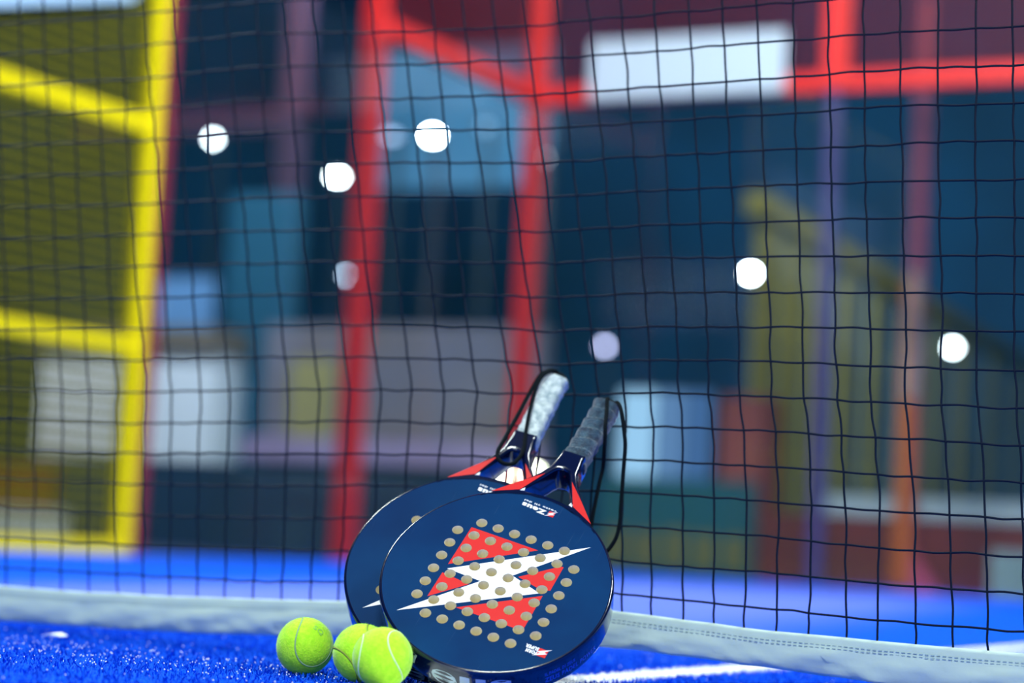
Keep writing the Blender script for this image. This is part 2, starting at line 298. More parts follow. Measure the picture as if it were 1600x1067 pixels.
f = MB(); f.box((-32, -12, -0.12), (26, 40, -0.051))
f.build('floor_hall', M['concrete'])['kind'] = 'structure'

# white court line painted into the turf
ln = MB(); ln.box((-1.178, -6.95, 0.0), (-1.112, 6.95, 0.0025))
tag(ln.build('court_line', M['line']), 'white painted centre line running under the net across blue turf', 'court line')

# short turf blades where the pile is seen close by
M['blade'] = mat('turf_blade', (0.0004, 0.052, 0.50), 0.7, spec=0.08, color2=(0.001, 0.10, 0.76), scale=60)
M['blade_white'] = mat('turf_blade_white', (0.86, 0.88, 0.93), 0.7)
v = []; fc = []; mi = []
rnd = random.Random(3)
for i in range(150000):
    if i < 80000:
        x = rnd.uniform(-2.35, -0.35); y = rnd.uniform(-0.66, 0.50) if i % 4 else rnd.uniform(0.1, 0.95)
    else:                                    # thinning out away from the rackets
        x = rnd.gauss(-1.3, 1.05); y = rnd.gauss(-0.1, 0.85)
        if -2.35 < x < -0.35 and -0.66 < y < 0.50: continue
    white = -1.178 + rnd.gauss(0, 0.003) < x < -1.112 + rnd.gauss(0, 0.003)
    a = rnd.uniform(0, 2 * math.pi); h = rnd.uniform(0.003, 0.0075); le = rnd.uniform(0.002, 0.007); w = 0.0008
    b = len(v); t = rnd.uniform(0, 2 * math.pi)
    dx, dy = math.cos(a) * le, math.sin(a) * le
    px, py = -math.sin(a) * w, math.cos(a) * w
    v += [(x - px, y - py, -0.0005), (x + px, y + py, -0.0005), (x + dx * .6 + px, y + dy * .6 + py, h * .75), (x + dx * .6 - px, y + dy * .6 - py, h * .75), (x + dx, y + dy, h)]
    fc += [(b, b + 1, b + 2, b + 3), (b + 3, b + 2, b + 4)]; mi += [int(white)] * 2
me = bpy.data.meshes.new('turf_pile'); me.from_pydata(v, [], fc)
me.materials.append(M['blade']); me.materials.append(M['blade_white']); me.polygons.foreach_set('material_index', mi)
o = bpy.data.objects.new('turf_pile', me); COL.objects.link(o)
tag(o, 'short blue artificial grass pile in front of the net', 'artificial grass', kind='stuff')

# loose sand grains sparkling on the pile
M['sand'] = mat('sand_grain', (0.9, 0.93, 1.0), 0.12, spec=1.0)
g = MB(); rnd = random.Random(11)
for i in range(1700):
    x = rnd.uniform(-2.3, -0.4); y = rnd.gauss(-0.17, 0.11) if rnd.random() < 0.75 else rnd.uniform(-0.6, 0.9)
    if not -0.62 < y < 0.9: continue
    s = rnd.uniform(0.0005, 0.0014); z = rnd.uniform(0.004, 0.007)
    b = len(g.v)
    g.v += [(x + s, y, z), (x - s, y, z), (x, y + s, z), (x, y - s, z), (x, y, z + s), (x, y, z - s)]
    for q in ((0, 2, 4), (2, 1, 4), (1, 3, 4), (3, 0, 4), (2, 0, 5), (1, 2, 5), (3, 1, 5), (0, 3, 5)): g.face([b + k for k in q])
tag(g.build('sand_grains', M['sand']), 'glittering pale sand grains scattered on the blue turf', 'sand', kind='stuff')

# scrap of paper at the far left of the turf
sc = MB()
sc.v += [(-0.017, -0.006, 0.0), (-0.004, -0.009, 0.003), (0.014, -0.005, 0.001), (0.019, 0.003, 0.002), (0.004, 0.008, 0.005), (-0.013, 0.006, 0.002)]
sc.v += [(a, b, c + 0.0012) for a, b, c in sc.v]
sc.face((5, 4, 3, 2, 1, 0)); sc.face((6, 7, 8, 9, 10, 11))
for k in range(6): sc.face((k, (k + 1) % 6, 6 + (k + 1) % 6, 6 + k))
o = sc.build('paper_scrap', M['paper']); o.location = (-1.862, 0.036, 0.006)
tag(o, 'tiny white paper scrap lying on the turf before the net', 'litter')

# ---------------------------------------------------------------- net
YN = 0.14
def cat(p0, p1, p2, p3, t):
    return 0.5 * ((2 * p1) + (p2 - p0) * t + (2 * p0 - 5 * p1 + 4 * p2 - p3) * t * t + (3 * p1 - p0 - 3 * p2 + p3) * t ** 3)
def spline(pts, seg):
    out = []
    n = len(pts)
    for i in range(n - 1):
        a, b, c, d = pts[max(i - 1, 0)], pts[i], pts[i + 1], pts[min(i + 2, n - 1)]
        for k in range(seg): out.append(cat(a, b, c, d, k / seg))
    out.append(pts[-1]); return out
BT = [(-5.0, 0.068), (-2.3, 0.066), (-2.0503, 0.064), (-1.9915, 0.0635), (-1.9416, 0.0634), (-1.8925, 0.0637), (-1.8427, 0.0659), (-1.7999, 0.0659), (-1.7567, 0.0669), (-1.711, 0.0688), (-1.6665, 0.0703), (-1.6215, 0.0719), (-1.5762, 0.0734), (-1.5316, 0.0754), (-1.4895, 0.0772), (-1.3269, 0.0846), (-1.1744, 0.0896), (-1.1009, 0.09), (-1.0483, 0.0877), (-1.0066, 0.0852), (-0.9672, 0.0836), (-0.929, 0.081), (-0.8986, 0.0797), (-0.8498, 0.079), (-0.8034, 0.0783), (-0.7668, 0.0772), (-0.7211, 0.0765), (-0.6783, 0.076), (-0.6384, 0.0754), (-0.5983, 0.0755), (0.0, 0.073), (2.5, 0.072)]
BB = [(-5.0, 0.014), (-2.0453, 0.014), (-1.9259, 0.0159), (-1.8161, 0.0173), (-1.6892, 0.0209), (-1.6126, 0.0246), (-1.5805, 0.0264), (-1.489, 0.0316), (-1.3239, 0.04), (-1.1197, 0.0452), (-1.0602, 0.0449), (-0.8966, 0.0369), (-0.7648, 0.0297), (-0.5964, 0.0201), (-0.3, 0.014), (2.5, 0.013)]
def interp(tab, x):
    for (a, y0), (b, y1) in zip(tab, tab[1:]):
        if x <= b: return y0 + (y1 - y0) * (x - a) / (b - a)
    return tab[-1][1]
nodes = [[Vector((a / 1e4, YN, b / 1e4)) for a, b in c] for c in NET]      # columns of knots, top to bottom, hem last
rnd = random.Random(5)
# the mesh goes on evenly beyond what was surveyed: up to the headband, and to both sides
for c in nodes:
    while c[0].z < 0.98:
        st = c[0] - c[1]; c.insert(0, c[0] + Vector((st.x * 0.9, 0, max(0.041, min(0.047, st.z)))))
nrow = min(len(c) for c in nodes)
nodes = [c[len(c) - nrow:] for c in nodes]
def shifted(c, d):
    q = [Vector((p.x + d + rnd.uniform(-.002, .002), YN, p.z + rnd.uniform(-.002, .002))) for p in c]
    q[-1].z = interp(BT, q[-1].x); return q
for i in range(26): nodes.insert(0, shifted(nodes[0], -0.0455))
for i in range(24): nodes.append(shifted(nodes[-1], 0.0435))
for c in nodes:
    for p in c[:-1]:
        p.y += rnd.uniform(-.0012, .0012)
        # the rear racket's butt and the front one's press the mesh back a little
        for tx, tz, k in ((-1.195, 0.34, .014), (-1.112, 0.325, .004)):
            p.y += k * math.exp(-((p.x - tx) ** 2 + (p.z - tz) ** 2) / .008)
net_root = empty('padel_net', (-1.3, YN, 0.0))
tag(net_root, 'dark mesh sports net with white hem band stretched across the court', 'net')
nb = MB()
def cord(pts, seg=4):
    fine = []
    for i in range(len(pts) - 1):
        mid = (pts[i] + pts[i + 1]) / 2
        d = (pts[i + 1] - pts[i]).length
        mid += Vector((rnd.uniform(-.0016, .0016), rnd.uniform(-.0012, .0012), rnd.uniform(-.0016, .0016))) * (d / 0.045)
        fine += [pts[i], mid]
    fine.append(pts[-1])
    nb.tube(spline(fine, 3), 0.00135, 5, caps=False)
for c in nodes:
    tail = c[-1] + Vector((rnd.uniform(-.002, .002), 0, -0.018))
    cord(c + [tail])
for k in range(nrow - 1): cord([c[k] for c in nodes])
for c in nodes:                                   # the knots
    for p in c[:-1]:
        b = len(nb.v); s = 0.0024
        nb.v += [tuple(p + Vector(q) * s) for q in ((1, 0, 0), (-1, 0, 0), (0, .8, 0), (0, -.8, 0), (0, 0, 1), (0, 0, -1))]
        for q in ((0, 2, 4), (2, 1, 4), (1, 3, 4), (3, 0, 4), (2, 0, 5), (1, 2, 5), (3, 1, 5), (0, 3, 5)): nb.face([b + k for k in q])
mesh_o = nb.build('mesh_cords', M['net_cord'], smooth=180)
x_lo, x_hi = nodes[0][0].x - .01, nodes[-1][0].x + .01
# hem band: a folded strip of cloth hanging round the lowest meshes
hb = MB(); NX = 520; prof = []
for i in range(NX + 1):
    x = x_lo + (x_hi - x_lo) * i / NX
    zt, zb = interp(BT, x), interp(BB, x)
    ring = []
    for side, ts in ((-1, [0, .08, .2, .35, .5, .65, .8, .92, 1.0]), (1, [1.0, .8, .5, .2, 0.0])):
        for t in ts:
            z = zt + (zb - zt) * t
            bulge = 0.0022 + 0.004 * math.sin(math.pi * min(1, max(0, (t - .25) / .75)))
            wr = 0
            if side < 0 and t > .2:
                wr = (noise.noise(Vector((x * 16 + t * 2.0, t * 1.2, 0))) * .0065 + noise.noise(Vector((x * 45 - t * 5, t * 3, 4))) * .0034) * min(1, (t - .2) / .3)
                wr -= abs(noise.noise(Vector((x * 13 + t * 3.0, t * 1.3, 9)))) * .006 * min(1, (t - .2) / .3)
                wr += (.5 - abs(noise.noise(Vector((x * 30 - t * 6.0, t * 1.5, 3))))) * .003 * min(1, (t - .2) / .3)
                if t >= .92: z += noise.noise(Vector((x * 22, 7, 2))) * .0022
            edge = 0.0 if t in (0, 1.0) else 1.0
            ring.append((x, YN + side * (0.0012 + bulge * edge) + wr, z))
    b = len(hb.v); hb.v += ring; n = len(ring)
    if i:
        for k in range(n): hb.face((b - n + k, b - n + (k + 1) % n, b + (k + 1) % n, b + k))
band_o = hb.build('hem_band', M['band'], smooth=180)
tag(band_o, 'white cloth hem band')
st = MB()
for row, off in ((0, .0105), (1, .0138)):
    x = -2.3
    while x < -0.4:
        l = 0.0042
        zt, zb = interp(BT, x), interp(BB, x); H = zt - zb
        t = off / H
        bulge = 0.0022 + 0.004 * math.sin(math.pi * min(1, max(0, (t - .25) / .75)))
        y = YN - 0.0012 - bulge - .0011
        wr = 0
        if t > .2: wr = (noise.noise(Vector((x * 16 + t * 2.0, t * 1.2, 0))) * .0065 + noise.noise(Vector((x * 45 - t * 5, t * 3, 4))) * .0034) * min(1, (t - .2) / .3)
        if t > .2: wr += (-abs(noise.noise(Vector((x * 13 + t * 3.0, t * 1.3, 9)))) * .006 + (.5 - abs(noise.noise(Vector((x * 30 - t * 6.0, t * 1.5, 3))))) * .003) * min(1, (t - .2) / .3)
        y += wr
        st.tube([(x, y, zt - off), (x + l, y, interp(BT, x + l) - off)], 0.00042, 4)
        x += 0.0068
stitch_o = st.build('stitching', M['stitch'])
tb = MB()
tb.box((x_lo, YN - .004, 0.97), (x_hi, YN + .004, 1.03))
top_o = tb.build('head_band', M['band'], bevel=.002)
for q in (mesh_o, band_o, stitch_o, top_o):
    q.parent = net_root; q.matrix_parent_inverse = Matrix.Translation((1.3, -YN, 0))
stitch_o.parent = band_o; stitch_o.matrix_parent_inverse = Matrix.Identity(4)
stitch_o.matrix_parent_inverse = Matrix.Translation((1.3, -YN, 0)) @ Matrix.Translation((-1.3, YN, 0))

# ---------------------------------------------------------------- padel rackets
KR = 1.0564 / 1000            # drawing millimetres to metres
def edge_r(th):
    """radius of the flat face's edge by angle (degrees from the right, handle at 90)"""
    tab = [(-90, 117.0), (-66, 116.8), (-40, 118.2), (-10, 119.2), (15, 119.2), (37, 120.8), (48, 122.3), (60, 124.4), (75, 126.0), (90, 126.6)]
    d = (th + 180) % 360 - 180
    if d > 90: d = 180 - d
    if d < -90: d = -180 - d
    return interp(tab, d) + 1.2
TH = 36.0                      # thickness
HOLES = [((i - 3.5) * 19.5, (3.5 - j) * 19.5) for j in range(8) for i in range(8) if not (j in (0, 7) and i in (0, 7))]
BOLT = [(-77.9, -77.0), (-17.0, -6.5), (-54.8, -4.7), (0, 0)]
BOLT = [(-77.9, -77.0), (-15.3, -6.0), (-54.8, -4.7), (72.6, 84.6), (12.6, 14.6), (48.5, 4.2)]
def inside(p, poly):
    x, y = p; c = False; n = len(poly)
    for i in range(n):
        x1, y1 = poly[i]; x2, y2 = poly[i - 1]
        if (y1 > y) != (y2 > y) and x < (x2 - x1) * (y - y1) / (y2 - y1) + x1: c = not c
    return c
def seg_dist(p, a, b):
    ax, ay = a; bx, by = b; dx, dy = bx - ax, by - ay
    t = max(0, min(1, ((p[0] - ax) * dx + (p[1] - ay) * dy) / (dx * dx + dy * dy)))
    return math.hypot(p[0] - ax - t * dx, p[1] - ay - t * dy)
RED = [[(-56.3, 58.4), (22.9, 57.6), (-56.6, 1.2)], [(18.8, 15.5), (53.6, 46.8), (57.5, 46.0), (57.5, 16.2), (44.0, 13.6)][:0] or [(18.8, 15.5), (55.0, 47.0), (57.6, 15.0), (40.4, 12.3)],
       [(-57.0, -11.4), (-57.1, -47.2), (-24.4, -14.8)], [(-23.3, -48.8), (52.8, 2.5), (52.6, -44.3), (48.0, -46.5)]]
RED[1] = [(18.8, 15.5), (54.0, 47.0), (57.2, 47.0), (57.4, 12.2), (49.0, 8.6)]
RED[3] = [(-23.3, -48.6), (53.0, 2.5), (53.0, -48.6)]
EDGE = [(-56.5, 62), (57.0, 62)]
def face_object(parent):
    vs = []; es = []
    def loop(pts):
        b = len(vs)
        for p in pts: vs.append(Vector(p))
        n = len(pts)
        for i in range(n): es.append((b + i, b + (i + 1) % n))
    outline = [(edge_r(a * 3) * math.cos(R_(a * 3)), edge_r(a * 3) * math.sin(R_(a * 3))) for a in range(120)]
    loop(outline)
    hole_loops = [[(x + 6.05 * math.cos(R_(k * 18)), y + 6.05 * math.sin(R_(k * 18))) for k in range(20)] for x, y in HOLES]
    for h in hole_loops: loop(h)
    loop(BOLT)
    border = []
    for r in RED: loop(r)
    V2, E2, F2, *_ = delaunay_2d_cdt(vs, es, [], 0, 1e-5)
    mb = MB(); n = len(V2)
    for w in (0.0, -TH):
        mb.v += [(p.x * KR, p.y * KR, w * KR) for p in V2]
    for f_ in F2:
        cx = sum(V2[i].x for i in f_) / len(f_); cy = sum(V2[i].y for i in f_) / len(f_)
        if not inside((cx, cy), outline): continue
        if any((cx - x) ** 2 + (cy - y) ** 2 < 5.9 ** 2 for x, y in HOLES): continue
        mi = 0
        if inside((cx, cy), BOLT): mi = 2
        elif any(inside((cx, cy), r) for r in RED): mi = 1
        mb.face(f_, mi); mb.face([n + i for i in reversed(f_)], mi)
    for h in hole_loops:
        b = len(mb.v)
        for w in (0.0, -TH): mb.v += [(x * KR, y * KR, w * KR) for x, y in h]
        for k in range(20): mb.face((b + k, b + 20 + k, b + 20 + (k + 1) % 20, b + (k + 1) % 20), 3)
    return mb.build('hitting_face', [M['navy'], M['red'], M['white'], M['foam']], parent)
RIM = [(0, 0), (1.0, -0.12), (2.0, -0.7), (2.8, -1.8), (3.3, -3.6), (3.5, -6), (3.6, -18), (3.5, -29), (3.3, -32), (2.8, -34.2), (2.0, -35.3), (1.0, -35.9), (0, -36), (-4, -35.9), (-4, -0.1)]
def rim_object(parent):
    mb = MB(); N = 144; P = len(RIM)
    for i in range(N):
        a = 360 * i / N; e = edge_r(a); c, s = math.cos(R_(a)), math.sin(R_(a))
        for dr, w in RIM: mb.v.append(((e + dr) * c * KR, (e + dr) * s * KR, w * KR))
    for i in range(N):
        j = (i + 1) % N
        for k in range(P):
            l = (k + 1) % P
            mb.face((i * P + k, i * P + l, j * P + l, j * P + k))
    return mb.build('frame', M['navy_gloss'], parent, smooth=70)
def from_curve(name, loops, z0, z1, bev, material, parent):
    cu = bpy.data.curves.new(name, 'CURVE'); cu.dimensions = '2D'; cu.fill_mode = 'BOTH'
    cu.bevel_depth = bev; cu.bevel_resolution = 3; cu.extrude = (z1 - z0) / 2 - bev; cu.offset = -bev
    for lp in loops:
        s = cu.splines.new('POLY'); s.points.add(len(lp) - 1); s.use_cyclic_u = True
        for p, (x, y) in zip(s.points, lp): p.co = (x * KR, y * KR, 0, 1)
    t = bpy.data.objects.new('tmp', cu); COL.objects.link(t)
    bpy.context.view_layer.update()
    me = bpy.data.meshes.new_from_object(t.evaluated_get(bpy.context.evaluated_depsgraph_get()))
    bpy.data.objects.remove(t)
    me.transform(Matrix.Translation((0, 0, (z0 + z1) / 2)))
    me.materials.clear(); me.materials.append(material)
    me.polygons.foreach_set('material_index', [0] * len(me.polygons))
    me.polygons.foreach_set('use_smooth', [True] * len(me.polygons)); me.set_sharp_from_angle(angle=R_(50))
    me.name = name
    o = bpy.data.objects.new(name, me); COL.objects.link(o); o.parent = parent
    return o
def smooth2(pts, n=4):
    out = []; N = len(pts)
    for i in range(N):
        a, b, c, d = (Vector(pts[(i + k) % N]) for k in (-1, 0, 1, 2))
        for k in range(n): q = cat(a, b, c, d, k / n); out.append((q.x, q.y))
    return out
def throat_object(parent):
    half = [(13.5, 206), (13.8, 198), (16.5, 176), (24.5, 161), (37, 143), (49, 127.5), (60, 115), (72, 106), (78, 97), (60, 105), (40, 114.5), (20, 121), (0, 123)]
    outer = half + [(-x, y) for x, y in reversed(half[:-1])]
    arc = [(133.5 * math.cos(R_(a)), 133.5 * math.sin(R_(a))) for a in (79.5, 83, 87, 90, 93, 97, 100.5)]
    inner = [(27.8, 131.6)] + arc[0:] + [(-27.8, 131.6), (-28.6, 133.6), (-18, 153), (-8.6, 172), (-6.0, 175.6), (0, 177), (6.0, 175.6), (8.6, 172), (18, 153), (28.6, 133.6)]
    return from_curve('throat', [outer, inner], -TH * KR, 0.0, 4.2 * KR, M['navy_gloss'], parent)
def decal(name, polys, material, parent, w=0.25, th=0.4):
    mb = MB()
    for poly in polys:
        n = len(poly); b = len(mb.v)
        mb.v += [(x * KR, y * KR, (w - th) * KR) for x, y in poly] + [(x * KR, y * KR, w * KR) for x, y in poly]
        a = sum(poly[i - 1][0] * poly[i][1] - poly[i][0] * poly[i - 1][1] for i in range(n))
        ring = list(range(n)) if a > 0 else list(reversed(range(n)))
        mb.face([b + n + i for i in ring]); mb.face([b + i for i in reversed(ring)])
        for i in range(n): mb.face((b + ring[i - 1], b + ring[i], b + n + ring[i], b + n + ring[i - 1]))
    return mb.build(name, material, parent)
def text_mesh(txt, bold=0.0, shear=0.0):
    cu = bpy.data.curves.new('t', 'FONT'); cu.body = txt; cu.fill_mode = 'FRONT'; cu.resolution_u = 3; cu.offset = bold; cu.shear = shear; cu.space_character = 1.12
    t = bpy.data.objects.new('tmp', cu); COL.objects.link(t); bpy.context.view_layer.update()
    me = bpy.data.meshes.new_from_object(t.evaluated_get(bpy.context.evaluated_depsgraph_get()))
    bpy.data.objects.remove(t)
    vs = [v.co.copy() for v in me.vertices]; fs = [tuple(p.vertices) for p in me.polygons]
    bpy.data.meshes.remove(me)
    x0 = min(q.x for q in vs); x1 = max(q.x for q in vs); y0 = min(q.y for q in vs); y1 = max(q.y for q in vs)
    return [((q.x - x0) / (x1 - x0), (q.y - y0) / (y1 - y0)) for q in vs], fs
def flat_text(name, txt, box, material, parent, flip=True, w=0.3, bold=0.02, shear=0.0, tilt=0.0):
    """text filling box (u0,u1,v0,v1) on the face; flip = it reads with the handle pointing down"""
    u0, u1, v0, v1 = box; vs, fs = text_mesh(txt, bold, shear); mb = MB()
    for a, b in vs:
        if flip: a, b = 1 - a, 1 - b
        u = u0 + (u1 - u0) * a; v_ = v0 + (v1 - v0) * b + tilt * (a - .5)
        mb.v.append((u * KR, v_ * KR, w * KR))
    for f_ in fs: mb.face(f_)
    return mb.build(name, material, parent)
def rim_text(name, txt, a0, a1, w0, w1, material, parent, bold=0.03, shear=0.0):
    """text wrapped on the rim's outer wall from angle a0 to a1, letter tops towards the face"""
    vs, fs = text_mesh(txt, bold, shear); mb = MB()
    for a, b in vs:
        th = a0 + (a1 - a0) * a; w = w0 + (w1 - w0) * b
        r = edge_r(th) + interp([(-36, 0), (-32, 3.3), (-29, 3.5), (-18, 3.6), (-6, 3.5), (-3.6, 3.3), (0, 0)], w) + 0.25
        mb.v.append((r * math.cos(R_(th)) * KR, r * math.sin(R_(th)) * KR, w * KR))
    for f_ in fs: mb.face(f_)
    return mb.build(name, material, parent)
def small_logo(parent, cx, cy, s):
    """little red square crossed by a white bolt, upside down like the lettering"""
    o = decal('logo_square', [[(cx - s, cy - s), (cx + s, cy - s), (cx + s, cy + s), (cx - s, cy + s)]], M['red'], parent, 0.25)
    k = s / 45.0
    bolt = [(cx + x * k * 1.25 * .8, cy + y * k * .8) for x, y in BOLT]
    b = decal('logo_bolt', [bolt], M['white'], o, 0.42, .3)
    return o
def grip_object(parent, name, material, ripple, pitch, v0=199.0, v1=300.0, seed=1):
    mb = MB(); NV = 110; NA = 40
    for i in range(NV + 1):
        v_ = v0 + (v1 - v0) * i / NV
        t = i / NV
        hu, hw = 14.6, 13.4
        flare = 1 + .05 * max(0, (t - .9) / .1) - .03 * math.sin(math.pi * t)
        if i == NV: flare *= .86
        if i == 0: flare *= .93
        for k in range(NA):
            a = 2 * math.pi * k / NA; c, s = math.cos(a), math.sin(a)
            n4 = (abs(c) ** 3.2 + abs(s) ** 3.2) ** (-1 / 3.2)
            ph = (v_ / pitch + k / NA) % 1.0
            wob = noise.noise(Vector((c * 1.5, s * 1.5, v_ * .06 + seed * 9)))
            fine = noise.noise(Vector((c * 5, s * 5, v_ * .3 + seed * 5)))
            rr = n4 * flare * (1 + ripple * (ph - .5 + (.9 if ph < .07 else 0)) + .035 * wob + .02 * fine)
            mb.v.append((hu * rr * c * KR, v_ * KR, (-TH / 2 + hw * rr * s) * KR))
    for i in range(NV):
        for k in range(NA):
            a, b = i * NA + k, i * NA + (k + 1) % NA
            mb.face((a, a + NA, b + NA, b))
    mb.face([k for k in range(NA)]); mb.face([NV * NA + k for k in reversed(range(NA))])
    return mb.build(name, material, parent, smooth=180)
def cord_object(parent, pts, rad=2.3):
    mb = MB()
    pts = [Vector(p) * KR for p in pts]
    path = spline(pts, 6)
    mb.tube(path, rad * KR, 8)
    return mb.build('wrist_cord', M['cord_black'], parent, smooth=180)

def racket(label, mw, dark):
    root = empty('padel_racket', mw=mw)
    tag(root, label, 'padel racket')
    face_object(root); fr = rim_object(root); th = throat_object(root)
    decal('red_flash', [[(-59.5, 114.6), (-31.5, 129.8), (-16.0, 163.0), (-36.5, 141.0)]], M['red'], th)
    decal('red_flash', [[(59.5, 114.6), (36.5, 141.0), (16.0, 163.0), (31.5, 129.8)]], M['red'], th)
    decal('white_tip', [[(-31.2, 128.6), (-27.6, 134.6), (-26.4, 130.2)]], M['white'], th, .1)
    decal('white_tip', [[(31.2, 128.6), (26.4, 130.2), (27.6, 134.6)]], M['white'], th, .1)
    flat_text('lettering', 'Zeus', (-20.6, 8.6, 106.8, 113.6), M['white'], root, bold=.05, tilt=-2.2)
    flat_text('slogan', 'veste gli dei', (-20.6, 18.6, 115.4, 118.6), M['white'], root, bold=.02, tilt=-2.2)
    small_logo(root, 14.6, 110.0, 3.6)
    flat_text('small_lettering', 'SUPER', (64, 78.5, -66.2, -61.6), M['white'], root, bold=.05)
    flat_text('small_lettering', 'FORM', (66.5, 78.5, -71.6, -67.0), M['white'], root, bold=.05)
    small_logo(root, 83.5, -66.6, 5.0)
    rim_text('edge_lettering', 'Zeus', -119, -57, -31, -1.0, M['letter_grey'], fr, bold=.045)
    rim_text('edge_slogan', 'IL PADEL DI ZEUS', -41, -24, -16.5, -11.5, M['letter_blue'], fr)
    rim_text('edge_slogan', 'ZEUS PADEL POWER', -41, -9, -27, -19.5, M['letter_blue'], fr, bold=.03)
    if dark:
        grip_object(root, 'grip', M['grip_dark'], .17, 17.0, seed=1)
    else:
        grip_object(root, 'grip', M['grip_silver'], .07, 15.0, seed=4)
    cp = MB(); prof = []
    ringN = 32
    for v_, s in ((299, .98), (303, .92), (306.5, .72), (308, .4)):
        for k in range(ringN):
            a = 2 * math.pi * k / ringN; c, s_ = math.cos(a), math.sin(a)
            n4 = (abs(c) ** 3.2 + abs(s_) ** 3.2) ** (-1 / 3.2)
            cp.v.append((14.2 * s * n4 * c * KR, v_ * KR, (-18 + 13 * s * n4 * s_) * KR))
    for i in range(3):
        for k in range(ringN):
            a, b = i * ringN + k, i * ringN + (k + 1) % ringN; cp.face((a, a + ringN, b + ringN, b))
    cp.face([3 * ringN + k for k in reversed(range(ringN))])
    cp.build('butt_cap', M['cord_black'], root, smooth=180)
    return root
MW1 = Matrix(((0.952006, 0.066457, 0.298777, -1.123807), (0.168494, 0.701136, -0.692834, -0.121121), (-0.255527, 0.709924, 0.656288, 0.121), (0, 0, 0, 1)))
MW2 = Matrix(((0.947777, 0.053694, 0.314380, -1.201299), (0.218746, 0.607899, -0.763288, -0.0715), (-0.232095, 0.792197, 0.564408, 0.1272), (0, 0, 0, 1)))
r1 = racket('front navy padel racket with red square, white bolt and worn dark grip', MW1, True)
cord_object(r1, [(2, 306.5, -18), (0, 303, -6), (1.8, 295, 0.5), (7.4, 280.7, 0.5), (11.8, 268.5, 0.2), (16.2, 256.0, -1.0), (19.8, 247, -8), (21.8, 240.5, -23), (22.9, 234.8, -45.3), (24, 222, -58), (28.0, 194.8, -84.5), (34, 172, -106), (46, 160, -112), (56.2, 168, -104), (62.6, 181, -90), (61, 196, -76), (57.5, 205.8, -66.2), (48.5, 233.6, -40.3), (41.8, 254.2, -22), (36.6, 264.3, -13), (26.8, 281, -3), (19.5, 292, -1), (12, 302, -6), (5, 306.5, -16)])
r2 = racket('rear navy padel racket with silver wrapped grip and black cord loop', MW2, False)
cord_object(r2, [(-4, 307, -16), (-4.3, 302, -3), (-9.6, 294.5, 1.5), (-13.8, 284, 3.6), (-15.5, 252.7, 4.2), (-16.0, 224.3, 4.2), (-17.5, 185.2, 4.2), (-18.2, 165.3, 4.2), (-13.0, 154.9, 4.2), (-3.6, 151.8, 4.2), (4.9, 156.0, 4.2), (8.3, 169.2, 4.2), (7.1, 182.3, 3.8), (0.7, 204.2, 3.6), (-6.7, 237.0, 3.4), (-11.5, 271.1, 3.6), (-9.5, 290.2, 2.5), (-2, 303, -4), (0, 307, -17)])

# ---------------------------------------------------------------- balls
RB = 0.0325
def seam_pts(n=200):
    a, b = .72, .28; c = 2 * math.sqrt(a * b); out = []
    for i in range(n):
        t = 2 * math.pi * i / n
        out.append(Vector((a * math.cos(t) + b * math.cos(3 * t), a * math.sin(t) - b * math.sin(3 * t), c * math.sin(2 * t))).normalized())
    return out
SEAM = seam_pts()
def ball(label, loc, rows, seam_mat, seed, print_at=None):
    R3 = Matrix(rows)
    mw = Matrix.Translation(loc) @ R3.to_4x4()
    root = empty('padel_ball', mw=mw); tag(root, label, 'ball', 'yellow balls by the rackets')
    bm = bmesh.new(); bmesh.ops.create_icosphere(bm, subdivisions=6, radius=RB)
    for v_ in bm.verts:
        n = v_.co.normalized()
        d = min((n - s).length for s in SEAM[::2]) * RB
        dent = 0.0011 * math.exp(-(d / 0.0013) ** 2)
        v_.co = n * (RB - dent + 0.00022 * noise.noise(n * 40))
    me = bpy.data.meshes.new('felt'); bm.to_mesh(me); bm.free()
    me.polygons.foreach_set('use_smooth', [True] * len(me.polygons)); me.materials.append(M['felt'])
    fo = bpy.data.objects.new('felt', me); COL.objects.link(fo); fo.parent = root
    sm = MB(); sm.tube([p * (RB - 0.0004) for p in SEAM], 0.0010, 6, closed=True); sm.build('seam', seam_mat, root, smooth=180)
    rnd = random.Random(seed); v = []; fc = []
    for i in range(9000):
        n = Vector((rnd.gauss(0, 1), rnd.gauss(0, 1), rnd.gauss(0, 1))).normalized()
        if min((n - s).length for s in SEAM[::4]) < .05: continue
        t = n.orthogonal().normalized(); t = (Matrix.Rotation(rnd.uniform(0, 6.283), 3, n) @ t)
        s = n.cross(t)
        le = rnd.uniform(.001, .0027); w = .0001
        b = len(v); p = n * (RB - .0003)
        e = p + n * le * rnd.uniform(.3, .9) + t * le * .8
        v += [p - s * w, p + s * w, e]; fc.append((b, b + 1, b + 2))
    me = bpy.data.meshes.new('fuzz'); me.from_pydata([tuple(q) for q in v], [], fc); me.materials.append(M['felt'])
    fz = bpy.data.objects.new('fuzz', me); COL.objects.link(fz); fz.parent = root; fz['kind'] = 'stuff'
    if print_at:
        # faded ink stamp, given as directions in the world: centre and reading direction
        inv = R3.transposed(); c = (inv @ Vector(print_at[0])).normalized(); xd = inv @ Vector(print_at[1]); xd = (xd - c * xd.dot(c)).normalized(); yd = c.cross(xd)
        vs, fs = text_mesh('SQ', .03); mb = MB()
        for a, b in vs:
            d = (c + xd * (a - .5) * .42 + yd * (b - .5) * .24).normalized(); mb.v.append(tuple(d * (RB + .0006)))
        for f_ in fs: mb.face(f_)
        mb.build('ink_stamp', M['ball_print'], root)
    return root
cr, cu_, cf = _r, _u, -_f
